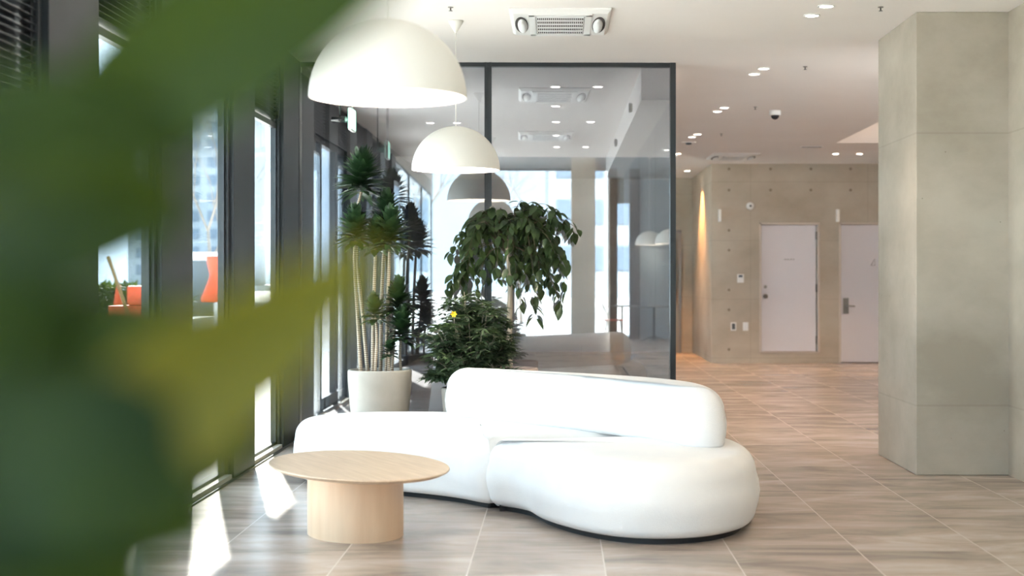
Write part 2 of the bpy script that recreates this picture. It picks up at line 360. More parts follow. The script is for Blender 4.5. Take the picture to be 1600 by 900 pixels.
# vestibule facade: header, sliding doors, panels
XF = -2.27; YB = 25.0
struct('wall_left', MB().box(-2.4, XF, 11.5, YB, 2.66, H).box(-2.4, XF, 15.1, 16.6, 0, 2.66).box(-2.4, XF, 18.1, 19.4, 0, 2.66).box(-2.4, XF, 17.1, 17.3, 0, 2.66).box(-2.4, XF, 21.2, YB, 0, 2.66), 'dark', 'dark metal cladding above and beside the sliding doors', 'wall')
sd = thing('door_1', 'glazed sliding entrance doors in the dark facade behind the dracaena', 'door', (XF - .06, 12.75, 0), kind='structure')
for a, b in ((0.0, .86), (.86, 1.78), (1.78, 2.35)):
    l = MB().box(-.03, .03, a, a + .05, .0, 2.66).box(-.03, .03, b - .05, b, 0, 2.66).box(-.03, .03, a, b, 0, .13).box(-.03, .03, a, b, 2.6, 2.66).build('door_leaf', 'frame', sd)
    MB().box(-.005, .005, a + .04, b - .04, .12, 2.61).build('pane', 'wglass', l)
MB().box(-.02, .09, 0, 2.35, 0, .03).build('floor_track', 'frame', sd)
for i, (a, b) in enumerate(((16.6, 17.1), (17.3, 18.1), (19.4, 21.2))):
    w = thing('window_%d' % (20 + i), ['slim side window right of the sliding doors', 'second slim side window beyond the sliding doors', 'last side window of the entrance box'][i], 'window', (XF - .06, a, 0), kind='structure')
    MB().box(-.03, .03, 0, .04, 0, 2.66).box(-.03, .03, b - a - .04, b - a, 0, 2.66).box(-.03, .03, 0, b - a, 0, .1).build('window_frame', 'frame', w)
    MB().box(-.005, .005, .03, b - a - .03, .08, 2.66).build('pane', 'wglass', w)
# ------------------------------------------------------------------ glass vestibule
YP = 11.5
pt = thing('window_30', 'large dark-framed glass partition behind the sofa', 'glass partition', (-.6, YP, 0), R(.85), kind='structure')
MB().box(-1.5, 1.55, -.03, .03, H - .035, H).box(-1.5, 1.55, -.03, .03, 0, .04).build('rail', 'frame', pt)
MB().box(1.51, 1.555, -.04, .04, 0, H).build('end_post', 'frame', pt)
MB().box(-.005, .012, -.04, .04, 0, H).box(.035, .052, -.04, .04, 0, H).box(.012, .035, -.025, .04, 0, H).build('mullion', 'frame', pt)
MB().box(-1.495, -.003, -.006, .006, .03, H - .03).build('pane', 'glass', pt)
MB().box(.052, 1.512, -.006, .006, .03, H - .03).build('pane', 'glass', pt)
sp = thing('window_31', 'side glass wall of the entrance box running back from the black end post', 'glass partition', (.945, 11.6, 0), kind='structure')
for a, b in ((0.0, 2.1), (2.12, 4.9), (4.92, 8.75)): MB().box(-.006, .006, a, b, .03, 2.8).build('pane', 'glass', sp)
MB().box(-.02, .02, 0, 8.8, 0, .03).build('rail', 'frame', sp)
bk = struct('trim_14', MB().box(.69, .97, 11.78, 20.6, 2.79, H), 'ceil', 'white bulkhead above the side glass of the entrance box', 'bulkhead', .004)
for i, yy in enumerate((13.2, 16.6)):
    o = MB().lathe([(.04, 0), (.045, .02), (.05, .03), (.03, .034)], n=24).build('ceiling_speaker', 'grey', None)
    o.location = (.69, yy, 2.9); o.rotation_euler = (0, R(-90), 0)
    tag(o, ['small round grey speaker on the white bulkhead, nearer one', 'small round grey speaker on the white bulkhead, farther one'][i], 'speaker', 'speakers on the bulkhead')
struct('wall_vestibule', MB().box(-2.6, .97, YB, YB + .2, 0, H), 'vest', 'pale grey wall at the far end of the entrance box', 'wall')
# camera end of the lobby, mirrored in the glass: higher ceiling, header, window wall, concrete column
YC, HC = -7.0, 3.9
struct('wall_front', MB().box(-2.9, 6.2, YC - .2, YC, 3.64, HC + .2).box(2.28, 6.2, YC - .2, YC, 0, 3.64).box(1.8, 2.06, YC - .2, YC, 2.9, 3.64), 'slate', 'slate grey wall at the camera end of the lobby', 'wall')
struct('trim_17', MB().box(1.62, 1.8, YC - .15, YC + .05, 0, 3.64).box(2.06, 2.28, YC - .15, YC + .05, 0, 3.64), 'frame', 'two dark posts mirrored near the end of the glass', 'post')
struct('trim_16', MB().box(.82, 1.32, YC - .3, YC + .15, 0, HC), 'conc', 'concrete column mirrored in the glass partition', 'column')
cw = thing('window_40', 'bright window wall mirrored in the glass partition', 'window', (-2.9, YC - .1, 0), kind='structure')
f = MB().box(0, 5.0, -.03, .03, 0, .05).box(0, 5.0, -.03, .03, 3.6, 3.64).box(4.5, 4.54, -.03, .03, 0, 3.6)
f.build('window_frame', 'frame', cw); MB().box(0, 5.0, -.005, .005, .04, 3.62).build('pane', 'wglass', cw)

# ------------------------------------------------------------------ doors in the back wall
d2 = thing('door_2', 'pale door with a round knob set on a low kerb in the concrete wall', 'door', (D1[0], Y0, D1[2]), kind='structure')
w_, h_ = D1[1] - D1[0], D1[3] - D1[2]
MB().box(0, .03, -.012, .12, 0, h_).box(w_ - .035, w_, -.012, .12, 0, h_).box(0, w_, -.012, .12, h_ - .03, h_).box(0, w_, -.012, .12, 0, .02).build('door_frame', 'doorframe', d2, .003)
lf = MB().box(.035, w_ - .05, .05, .09, .025, h_ - .035).build('door_leaf', 'door', d2, .003)
o = MB().lathe([(.033, 0), (.033, .01), (.014, .014), (.014, .04), (.03, .05), (.033, .07), (.022, .085)], n=24).build('knob', 'steel_dark', lf); o.location = (.095, .05, EYE - (463 - CY) / s2 - D1[2]); o.rotation_euler = (R(90), 0, 0)
o = MB().lathe([(.026, 0), (.026, .01), (.018, .016)], n=24).build('lock', 'chrome', lf); o.location = (.095, .05, EYE - (448 - CY) / s2 - D1[2]); o.rotation_euler = (R(90), 0, 0)
for py in (368, 450, 531):
    z = EYE - (py - CY) / s2 - D1[2]; MB().box(w_ - .055, w_ - .02, .03, .052, z - .06, z + .06).lathe([(.012, z - .06), (.012, z + .06)], (w_ - .03, .03, 0), 12).build('hinge', 'steel_dark', lf)
tx = MB(); xx = .38
for i in range(8):
    ww = (.012, .016, .01, .014)[i % 4]; tx.box(xx, xx + ww, .0485, .05, 1.43, 1.445 if i % 2 else 1.438); xx += ww + .008
tx.build('lettering', 'text', lf)
d3 = thing('door_3', 'pale door with a lever handle partly behind the pillar', 'door', (D2[0], Y0, 0), kind='structure')
w_, h_ = D2[1] - D2[0], D2[3]
MB().box(0, .03, -.012, .12, 0, h_).box(w_ - .035, w_, -.012, .12, 0, h_).box(0, w_, -.012, .12, h_ - .03, h_).build('door_frame', 'doorframe', d3, .003)
lf = MB().box(.033, w_ - .04, .05, .09, .012, h_ - .033).build('door_leaf', 'door', d3, .003)
z = EYE - (478 - CY) / s2
hp = MB().box(.07, .155, .03, .05, z - .12, z + .12).build('lock_plate', 'steel_dark', lf, .006)
MB().tube([(.12, .035, z), (.12, -.01, z), (.14, -.015, z), (.24, -.015, z - .005)], .011, 10).build('lever', 'chrome', hp)
MB().tube([(.5, .045, 1.50), (.56, .045, 1.50), (.56, .045, 1.6), (.5, .045, 1.50)], .004, 6).build('symbol', 'text', lf)
d4 = thing('door_4', 'framed frosted glass door at the end of the corridor', 'door', (1.98, 24.7, 0), kind='structure')
MB().box(-.6, -.55, -.03, .0, 0, 2.15).box(.12, .17, -.03, .0, 0, 2.15).box(-.6, .17, -.03, 0, 2.1, 2.15).build('door_frame', 'chrome', d4)
MB().box(-.55, .12, -.02, -.005, 0, 2.1).build('door_leaf', 'frost', d4)
MB().tube([(.06, -.05, .9), (.06, -.05, 2.0)], .012, 8).build('pull_bar', 'chrome', d4)

# fittings on the back wall
def on_back(px, py): return ((px - CX) / s2, Y0, EYE - (py - CY) / s2)
def wallbox(name, label, cat, px, py, w, h, d, m='plastic', group=None):
    t = thing(name, label, cat, on_back(px, py), group=group)
    MB().box(-w / 2, w / 2, -d, 0, -h / 2, h / 2).build('housing', m, t, .004); return t
t = wallbox('thermostat', 'white wall thermostat with a dark display beside the knob door', 'thermostat', 1157, 435, .1, .13, .02)
MB().box(-.03, .03, -.023, -.019, .015, .05).build('display', 'black', t)
t = wallbox('wall_socket', 'left one of the two white plates low on the concrete wall', 'socket', 1146, 510, .085, .13, .012, group='white wall plates'); 
MB().box(-.025, .025, -.016, -.011, -.045, .045).build('socket_insert', 'grey', t)
t = wallbox('wall_switch', 'right one of the two white plates low on the concrete wall', 'switch', 1165, 510, .085, .13, .012, group='white wall plates')
MB().box(-.03, .03, -.017, -.011, -.05, .05).build('rocker', 'plastic', t)
for i, px in enumerate((1124, 1308)):
    t = wallbox('wall_light', ['slim white box light high on the wall left of the knob door', 'slim white box light high between the two doors'][i], 'wall light', px, 337, .04, .19, .1, group='slim wall lights')
    MB().box(-.016, .016, -.104, -.1, -.085, .085).build('diffuser', 'lampin', t)
t = thing('fire_bell', 'round white alarm sounder on the upper concrete wall', 'alarm', on_back(1172, 322))
o = MB().lathe([(.06, 0), (.06, .02), (.05, .035), (.02, .045)], n=28).build('housing', 'plastic', t); o.rotation_euler = (R(90), 0, 0)
o = MB().lathe([(.018, .04), (.018, .055), (.01, .058)], n=16).build('sensor', 'grey', t); o.rotation_euler = (R(90), 0, 0)

# ------------------------------------------------------------------ ceiling fittings
def area_spot(par, col, energy, ang=92, blend=1.0):
    l = bpy.data.lights.new('downlight_beam', 'SPOT'); l.energy = energy; l.color = col; l.spot_size = R(ang); l.spot_blend = blend; l.shadow_soft_size = .05
    o = bpy.data.objects.new('downlight_beam', l); COL.objects.link(o); o.parent = par; o.location = (0, 0, -.03); return o
def downlight(loc, label, group, warm, energy):
    t = thing('downlight', label, 'downlight', loc, group=group)
    MB().lathe([(.052, -.0), (.056, -.006), (.045, -.008), (.042, -.004), (.042, .0)], n=28, caps=(False, False)).build('trim_ring', 'plastic', t)
    MB().lathe([(.041, -.001), (.041, -.006)], n=28).build('lens', 'spot', t)
    area_spot(t, warm, energy)
    return t
WARM = (1, .68, .43); NEU = (1, .93, .84)
dl = None
def dcopy(loc, label, group, warm=WARM, energy=62):
    return downlight(loc, label, group, warm, energy)
pairs = [9.25, 11.95, 14.65, 17.33, 20.0]
nm = ['closest to the camera at the top edge', 'level with the top of the glass partition', 'just left of the dome camera', 'half way down the hall', 'far down by the partition post']
for i, yy in enumerate(pairs):
    for j, (dx, dy) in enumerate(((.035, -.16), (-.035, .16))):
        dcopy((1.71 - .012 * i + dx * .5, yy + dy, H), '%s round downlight of the hall pair %s' % (('nearer', 'farther')[j], nm[i]), 'downlights along the right hall', energy=14 if i == 0 else 62)
for i, (px) in enumerate((1306, 1343)):
    dcopy(((px - CX) * 19.85 / F, 19.85, H), ['left', 'right'][i] + ' downlight over the door side of the hall beside the pillar', 'downlights near the doors')
for i, (yy, zz) in enumerate(((6.5, H), (3.8, H), (1.1, 3.9), (-1.6, 3.9), (-4.3, 3.9))):
    dcopy((1.71, yy, zz), ['round downlight just out of frame above the sofa side', 'round downlight out of frame before the ceiling step', 'round downlight in the raised ceiling beside the camera', 'round downlight in the raised ceiling behind the camera', 'last round downlight in the raised ceiling by the window wall'][i], 'downlights out of frame', energy=26)
vd = [(-.03, 12.9), (.36, 12.9), (-.03, 14.35), (.36, 15.8), (-.03, 15.8), (-.03, 17.3), (-1.15, 15.9), (-1.45, 15.9), (.36, 18.8), (-.03, 18.8)]
vn = ['nearest on the left', 'nearest on the right', 'second in the centre row', 'second on the right', 'third in the centre row', 'fourth in the centre row', 'beside the second pendant', 'left of the second pendant', 'farthest on the right', 'farthest in the centre row']
for (x, y), n_ in zip(vd, vn): dcopy((x, y, H), 'small ceiling downlight inside the glass entrance box, ' + n_, 'downlights in the entrance box', NEU, 16)
# corridor wall washer
o = downlight((2.1, 23.0, H), 'warm downlight over the corridor beside the back wall', None, (1, .47, .16), 260)
# cove light in the recess
l = bpy.data.lights.new('cove_strip', 'AREA'); l.shape = 'RECTANGLE'; l.size = .05; l.size_y = 3.6; l.energy = 30; l.color = (1, .82, .68)
cv = thing('cove_light', 'warm cove light strip inside the ceiling recess by the pillar', 'cove light', (5.5, 16.2, H + .1))
MB().box(.0, .06, -1.8, 1.8, -.03, .03).build('profile', 'plastic', cv)
o = bpy.data.objects.new('cove_strip', l); COL.objects.link(o); o.parent = cv; o.location = (-.01, 0, 0); o.rotation_euler = (0, R(110), 0)

def cassette(loc, label, sx=1.0):
    t = thing('air_conditioner', label, 'air conditioner', loc, group='ceiling air conditioners')
    w, d = .335 * sx, .45
    p = MB(); r0 = [(-w, -d), (w, -d), (w, d), (-w, d)]; r1 = [(-w * .93, -d * .9), (w * .93, -d * .9), (w * .93, d * .9), (-w * .93, d * .9)]
    p.rings([[(x, y, 0) for x, y in r0], [(x, y, -.012) for x, y in r0], [(x, y, -.032) for x, y in r1]], 0, False)
    p.build('panel', 'plastic', t, .004)
    g = MB().box(-.16, .16, -.33, .33, -.036, -.03)
    g.build('grille_well', 'void', t)
    b = MB()
    for i in range(25): x = -.155 + .31 * i / 24; b.box(x - .0022, x + .0022, -.32, .32, -.042, -.035)
    for i in range(6): y = -.32 + .64 * i / 5; b.box(-.155, .155, y - .011, y + .011, -.043, -.036)
    b.build('grille', 'plastic', t)
    b = MB().box(-.21, -.165, -.38, .38, -.04, -.03).box(.165, .21, -.38, .38, -.04, -.03).box(-.21, .21, -.4, -.335, -.04, -.03).box(-.21, .21, .335, .4, -.04, -.03); b.build('grille_frame', 'plastic', t, .003)
    for s in (-1, 1):
        v = MB(); n = 24; c = [(s * .262, 0)]
        v.rings([[(s * .262 + .044 * math.cos(a), .29 * math.sin(a), -.03) for a in [2 * math.pi * k / n for k in range(n)]],
                 [(s * .262 + .044 * math.cos(a), .29 * math.sin(a), -.036) for a in [2 * math.pi * k / n for k in range(n)]]], 0, False).build('outlet', 'void', t)
        MB().rings([[(s * .256 + .034 * math.cos(a), .24 * math.sin(a), -.034) for a in [2 * math.pi * k / n for k in range(n)]],
                 [(s * .256 + .03 * math.cos(a), .22 * math.sin(a), -.05) for a in [2 * math.pi * k / n for k in range(n)]]], 0, True).build('flap', 'plastic', t)
    return t
ac = cassette((.01, 9.6, H), 'white ceiling air conditioner with a grille above the sofa')
dup(ac, (.01, 5.75, H), 'white ceiling air conditioner above the camera, seen only mirrored in the glass')
dup(ac, (2.5, 20.2, H), 'white ceiling air conditioner far down the right hall')
def sprinkler(loc, label):
    t = thing('sprinkler', label, 'sprinkler', loc, group='ceiling sprinklers'); t.scale = (.6, .6, .75)
    MB().lathe([(.03, 0), (.03, -.006), (.012, -.008)], n=16).build('escutcheon', 'chrome', t)
    MB().lathe([(.008, -.006), (.008, -.03), (.022, -.032), (.022, -.036)], n=12).build('deflector', 'chrome', t); return t
def ceil_at(px, py): Y = 1.76 * F / (CY - py); return ((px - CX) * Y / F, Y, H)
s0 = sprinkler(ceil_at(704, 11), 'sprinkler head at the top beside the pendant cord')
for px, py, lb in ((1376, 11, 'sprinkler head in the ceiling near the top of the pillar'), (1258, 104, 'sprinkler head right of the downlights level with the partition top'),
                   (1180, 167, 'sprinkler head just left of the dome camera'), (1127, 209, 'sprinkler head farther down the right hall')):
    dup(s0, ceil_at(px, py), lb)
c = ceil_at(1211, 173)
t = thing('security_camera', 'white dome security camera with a black eye on the hall ceiling', 'camera', c)
MB().lathe([(.062, 0), (.062, -.045), (.056, -.05)], n=32).build('housing', 'plastic', t)
MB().lathe([(.044 * math.cos(a), -.05 - .044 * math.sin(a)) for a in [R(k) for k in (0, 15, 30, 45, 60, 75, 88)]], n=32).build('dome', 'black', t)
t = thing('air_vent', 'thin slot vent in the ceiling before the back wall', 'vent', ceil_at(1268, 229))
MB().box(-.15, .15, -.05, .05, -.008, 0).build('vent_frame', 'plastic', t); MB().box(-.13, .13, -.02, .02, -.011, -.006).build('slot', 'void', t)
t = thing('ceiling_detector', 'small detector plate far left in the hall ceiling', 'detector', ceil_at(1076, 222))
MB().box(-.09, .09, -.06, .06, -.01, 0).build('plate', 'plastic', t); MB().lathe([(.04, -.01), (.035, -.03), (.01, -.035)], n=20).build('sensor', 'grey', t)

# exit sign and bullet camera over the entrance, in front of the glass
yq = 10.27; sq = F / yq
t = thing('exit_sign', 'slim hanging green lit sign seen almost edge-on by the glass', 'sign', ((550 - CX) / sq, yq, H))
zt, zb = EYE + (CY - 170) / sq - H, EYE + (CY - 205) / sq - H
MB().box(-.013, .013, -.1, .1, zb, zt).build('sign_box', 'plastic', t, .004)
MB().box(.0125, .015, -.095, .095, zb + .01, zt - .01).box(-.015, -.0125, -.095, .095, zb + .01, zt - .01).build('sign_face', 'green', t)
MB().box(-.010, .010, -.104, -.099, zb + .012, zt - .01).build('sign_edge', 'green', t)
MB().lathe([(.005, zt), (.005, 0)], (0, -.06, 0), 8).lathe([(.005, zt), (.005, 0)], (0, .06, 0), 8).build('rod', 'chrome', t)
t = thing('bullet_camera', 'black bullet camera on a ceiling rod left of the green sign', 'camera', ((531 - CX) / sq, yq, H))
zc = EYE + (CY - 187) / sq - H
MB().tube([(-.055, .03, zc + .004), (.045, -.02, zc)], .024, 16).build('housing', 'black', t)
MB().tube([(.045, -.02, zc), (.05, -.0225, zc)], .014, 16).build('eye', 'chrome', t)
MB().lathe([(.007, zc + .02), (.007, -.01), (.03, -.008), (.03, 0)], (0, 0, 0), 10).build('rod', 'black', t)

# ------------------------------------------------------------------ pendant lamps
def pendant(loc, label, rimz, energy=14, H=H):
    t = thing('pendant_lamp', label, 'pendant lamp', (loc[0], loc[1], H))
    t['group'] = 'white dome pendant lamps'
    dz = rimz - H; r = .302; h = .30
    outp = [(r * math.cos(R(a)), dz + h * math.sin(R(a))) for a in range(0, 90, 6)] + [(.012, dz + h)]
    inp = [(r * .975 * math.cos(R(a)), dz + .0 + h * .972 * math.sin(R(a))) for a in range(84, -1, -6)]
    m = MB(); m.lathe(outp, n=72, caps=(False, True)); 
    m.lathe([(.004, dz + h * .97)] + inp, n=72, mi=1, caps=(True, False)); m.lathe([inp[-1], outp[0]], n=72, mi=0, caps=(False, False))
    m.build('lamp_shade', ['lamp', 'lampin'], t)
    MB().lathe([(.0035, dz + h), (.0035, -.05)], n=8).build('cord', 'lamp', t)
    MB().lathe([(.006, -.085), (.012, -.075), (.05, -.012), (.052, 0)], n=28).build('canopy', 'lamp', t)
    MB().lathe([(.02, dz + h - .01), (.02, dz + h - .09)], n=16).build('socket', 'plastic', t)
    MB().lathe([(.045 * math.sin(R(a)) + .001, dz + h - .13 + .045 * math.cos(R(a))) for a in range(0, 181, 15)], n=20).build('bulb', 'bulb', t)
    l = bpy.data.lights.new('bulb_light', 'POINT'); l.energy = energy; l.color = (1, .90, .76); l.shadow_soft_size = .05
    o = bpy.data.objects.new('bulb_light', l); COL.objects.link(o); o.parent = t; o.location = (0, 0, dz + h - .21)
    return t
pendant((-.654, 5.40), 'large white dome pendant lamp nearest the camera at the top', EYE + 282 * 5.40 / F)
pendant((-.703, 9.62), 'smaller-looking white dome pendant lamp above the ficus', EYE + 169 * 9.62 / F)
for i, (x, y) in enumerate(((2.45, -6.6), (2.75, -5.4), (2.95, -4.3))):
    pendant((x, y), ['faint small pendant mirrored in the glass, lowest left of three', 'faint small pendant mirrored in the glass, middle of three', 'faint small pendant mirrored in the glass by the end post'][i], 2.0, 6, 3.9)

# ------------------------------------------------------------------ sofa
def offset(pts, d):
    n = len(pts); out = []
    nr = []
    for i in range(n):
        t = pts[(i + 1) % n] - pts[i - 1]; nr.append(Vector((-t.y, t.x)).normalized())
    for _ in range(3): nr = [(nr[i - 1] + nr[i] * 2 + nr[(i + 1) % n]).normalized() for i in range(n)]
    return [pts[i] + nr[i] * d for i in range(n)]
def smooth(pts, it):
    for _ in range(it):
        n = len(pts); pts = [(pts[i - 1] + pts[i] * 2 + pts[(i + 1) % n]) / 4 for i in range(n)]
    return pts
def cushion(outline, z0, z1, rt, rb, bulge=.012, crown=.012, per=10, sm=6):
    pts = smooth(catmull([Vector(p) for p in outline], per), sm)
    area = sum(pts[i - 1].x * pts[i].y - pts[i].x * pts[i - 1].y for i in range(len(pts)))
    if area < 0: pts.reverse()
    rings = []
    for a in range(0, 91, 15):
        rings.append((rb * (1 - math.sin(R(a))), z0 + rb * (1 - math.cos(R(a)))))
    for k in (1, 2, 3):
        t = k / 4; rings.append((-bulge * math.sin(math.pi * t), z0 + rb + (z1 - rt - z0 - rb) * t))
    for a in range(0, 91, 10):
        rings.append((rt * (1 - math.cos(R(a))), z1 - rt * (1 - math.sin(R(a)))))
    rr = []
    for d, z in rings:
        o = offset(pts, d); rr.append([(p.x, p.y, z) for p in o])
    cen = sum((p for p in pts), Vector((0, 0))) / len(pts); last = offset(pts, rt)
    for k in (.8, .55, .3, .1):
        rr.append([(cen.x + (p.x - cen.x) * k, cen.y + (p.y - cen.y) * k, z1 + crown * (1 - k * k)) for p in last])
    return MB().rings(rr)
sofa = thing('sofa', 'white curved boucle sofa with a bolster backrest in the middle of the lobby', 'sofa', (0, 0, 0))
LEFT = [(-1.70, 9.2), (-1.63, 8.86), (-1.36, 8.56), (-.92, 8.33), (-.62, 8.12), (-.48, 7.96), (-.40, 7.9), (-.33, 7.93), (-.05, 8.055), (.3, 8.16), (.62, 8.28), (.74, 8.5), (.55, 8.95), (.1, 9.32), (-.5, 9.55), (-1.1, 9.63), (-1.52, 9.5)]
RIGHT = [(-.385, 7.9), (-.36, 7.84), (-.20, 7.66), (-.11, 7.38), (.04, 7.11), (.217, 6.91), (.41, 6.82), (.63, 6.83), (.82, 6.94), (.97, 7.15), (1.045, 7.45), (1.06, 7.8), (.98, 8.12), (.8, 8.26), (.5, 8.18), (.2, 8.09), (-.1, 8.02), (-.32, 7.935)]
cushion(LEFT, .03, .40, .11, .05).build('seat', 'sofa', sofa)
cushion(RIGHT, .03, .40, .12, .06, .02, .014, 10, 4).build('seat', 'sofa', sofa)
for nm_, ol in (('plinth', LEFT), ('plinth', RIGHT)):
    pts = smooth(catmull([Vector(p) for p in ol], 6), 4)
    if sum(pts[i - 1].x * pts[i].y - pts[i].x * pts[i - 1].y for i in range(len(pts))) < 0: pts.reverse()
    a = offset(pts, .07); MB().rings([[(p.x, p.y, 0) for p in a], [(p.x, p.y, .05) for p in a]], smooth=False).build(nm_, 'base_dark', sofa)
BCK = [(.635, 7.56), (.68, 7.47), (.80, 7.44), (.885, 7.52), (.89, 7.78), (.82, 8.08), (.62, 8.42), (.32, 8.72), (-.06, 9.02), (-.40, 9.27), (-.60, 9.36), (-.70, 9.30), (-.73, 9.18), (-.66, 9.06), (-.40, 8.81), (-.09, 8.5), (.2, 8.22), (.43, 7.93), (.57, 7.7)]
br = cushion(BCK, .395, .715, .13, .03, .012, .004, 8, 3).build('backrest', 'sofa', sofa)
# white paper tag pinned on the rear of the backrest (seen mirrored in the glass)
tg = MB().box(-.055, .055, 0, .004, -.06, .06).build('paper_tag', 'plastic', sofa); tg.location = (.35, 8.715, .56); tg.rotation_euler = (0, 0, R(-42)); tg['label'] = 'square white paper tag on the back'

# ------------------------------------------------------------------ coffee table
ct = thing('coffee_table', 'oval light wood coffee table with a drum base in front of the sofa', 'table', (-1.02, 7.15, 0), R(-60))
def oval(a, b, z, n=96, ox=0, oy=0): return [(ox + a * math.cos(2 * math.pi * k / n), oy + b * math.sin(2 * math.pi * k / n), z) for k in range(n)]
hT = .357
tp = MB().rings([oval(.52, .32, hT - .034), oval(.60, .39, hT - .022), oval(.622, .412, hT - .012), oval(.63, .42, hT - .005), oval(.627, .417, hT)], 0, True)
o = tp.build('tabletop', 'oak_top', ct); 
md = o.modifiers.new('split', 'EDGE_SPLIT'); md.split_angle = R(40)
o = MB().rings([oval(.30, .232, 0, ox=-.035, oy=.0), oval(.30, .232, hT - .03, ox=-.035, oy=.0)], 0, True).build('base', 'oak_base', ct); md = o.modifiers.new('split', 'EDGE_SPLIT'); md.split_angle = R(40)

# ------------------------------------------------------------------ plants
def pot(par, r, h, m='pot', taper=.62):
    prof = [(r * taper * .96, 0), (r * (taper + .03), .01), (r * (taper + .16), h * .22), (r * .93, h * .58), (r * .99, h * .86), (r, h - .012), (r - .006, h - .001), (r - .022, h), (r - .026, h - .012), (r - .035, h - .06)]
    MB().lathe(prof, n=64).build('pot', m, par)
    MB().lathe([(r - .03, h - .075), (r - .03, h - .03), (r * .5, h - .022), (.01, h - .02)], n=48).build('soil', 'soil', par)
# dracaena
YD = 10.4; sD = F / YD
dr = thing('potted_dracaena', 'tall dracaena with dense dark rosettes in a stone grey pot', 'plant', ((593.5 - CX) / sD, YD, 0))
pot(dr, .236, .628, 'pot', .66)
def dp(px, py, dy=0): return Vector(((px - 593.5) / sD, dy, EYE - (py - CY) / sD))
def crown(par, top, bot, n, L, Wd, spread=1.0):
    m = MB(); a = random.random() * 6
    ax = (top - bot) * .8
    for i in range(n):
        t = i / n; a += 2.39996
        base = bot + ax * (t ** .9)
        elv = R(-8 + 84 * t + random.uniform(-12, 12))
        rad = Vector((math.cos(a) * math.cos(elv), math.sin(a) * math.cos(elv), math.sin(elv)))
        l = L * (1.05 - .32 * t) * random.uniform(.85, 1.12) * spread
        m.leaf(base + rad * .008, rad + Vector((0, 0, .1)), (0, 0, 1), l, Wd * random.uniform(.85, 1.1), droop=.5 * (1 - t), fold=.3, seg=5)
    return m.build('foliage', 'drac', par)
def cane(par, pts, r0, r1):
    c = catmull(pts, 6, False); n = len(c); return MB().tube(c, [r0 + (r1 - r0) * i / (n - 1) for i in range(n)], 10).build('stem', 'bark_d', par)
# (stem points, crown bottom, crown top, leaves, length)
canes = [
 ([dp(565, 590, -.02), dp(560, 500, -.03), dp(555, 420, -.03), dp(556, 372, -.03)], dp(556, 380, -.03), dp(556, 330, -.03), 105, .15),
 ([dp(574, 590, .04), dp(566, 500, .05), dp(557, 415, .06), dp(555, 340, .07), dp(563, 298, .06)], dp(562, 300, .06), dp(566, 246, .05), 140, .19),
 ([dp(584, 590, -.06), dp(585, 480, -.05), dp(588, 385, -.03)], dp(588, 392, -.03), dp(590, 345, -.03), 70, .13),
 ([dp(592, 590, .09), dp(594, 450, .1), dp(600, 345, .1)], dp(600, 352, .1), dp(602, 306, .1), 85, .145),
 ([dp(603, 590, .02), dp(606, 470, .0), dp(610, 380, -.03)], dp(610, 385, -.03), dp(612, 335, -.04), 105, .165),
 ([dp(589, 590, -.12), dp(592, 530, -.12), dp(590, 492, -.12)], dp(590, 500, -.12), dp(586, 466, -.12), 48, .105),
 ([dp(613, 590, -.03), dp(616, 530, -.02), dp(621, 480, .0)], dp(621, 490, 0), dp(623, 440, 0), 90, .13),
 ([dp(626, 590, .03), dp(625, 550, 0), dp(628, 525, -.04)], dp(628, 533, -.04), dp(630, 485, -.04), 85, .13),
 ([dp(609, 590, -.09), dp(610, 560, -.09), dp(611, 548, -.09)], dp(611, 555, -.09), dp(612, 535, -.09), 22, .07)]
for i, (pts, cb_, ct_, n_, L_) in enumerate(canes):
    cn = cane(dr, pts, .0145 if i < 5 else .011, .011 if i < 5 else .009); crown(cn, ct_, cb_, int(n_ * 1.25), L_ * 1.06, .06)

# ficus
YF = 11.02; sF = F / YF
fc = thing('potted_ficus', 'weeping ficus with drooping oval leaves on one pale trunk behind the sofa', 'plant', ((797 - CX) / sF, YF, 0))
pot(fc, .22, .60, 'pot_t', .72)
def fp(px, py, dy=0): return Vector(((px - 797) / sF, dy, EYE - (py - CY) / sF))
c = catmull([fp(797, 590), fp(796, 520, .01), fp(797, 450, .0), fp(794, 400, 0), fp(790, 378, 0)], 6, False)
MB().tube(c, [.024 - .008 * i / len(c) for i in range(len(c))], 12).build('trunk', 'bark', fc)
brm = MB(); lfm = MB()
rnd = random.Random(11)
targets = []
for i in range(46):
    a = rnd.uniform(0, 2 * math.pi); rad = rnd.uniform(.18, .5); 
    targets.append((math.cos(a) * rad * 1.0, math.sin(a) * rad * .6, rad))
top = fp(790, 378)
extra = [(fp(893, 345, .0), 0), (fp(870, 330, -.1), 0), (fp(865, 385, -.15), 0), (fp(720, 365, -.1), 0), (fp(698, 450, -.05), 0), (fp(868, 450, .05), 0), (fp(760, 335, 0), 0), (fp(825, 322, .05), 0), (fp(900, 365), .0), (fp(880, 480, -.05), 0), (fp(705, 440), 0), (fp(700, 395, .05), 0), (fp(850, 325), 0), (fp(905, 360, -.1), 0), (fp(880, 475, .1), 0), (fp(735, 345), 0), (fp(838, 500, -.1), 0), (fp(710, 480, .1), 0), (fp(815, 480, -.15), 0), (fp(740, 465, -.1), 0)]
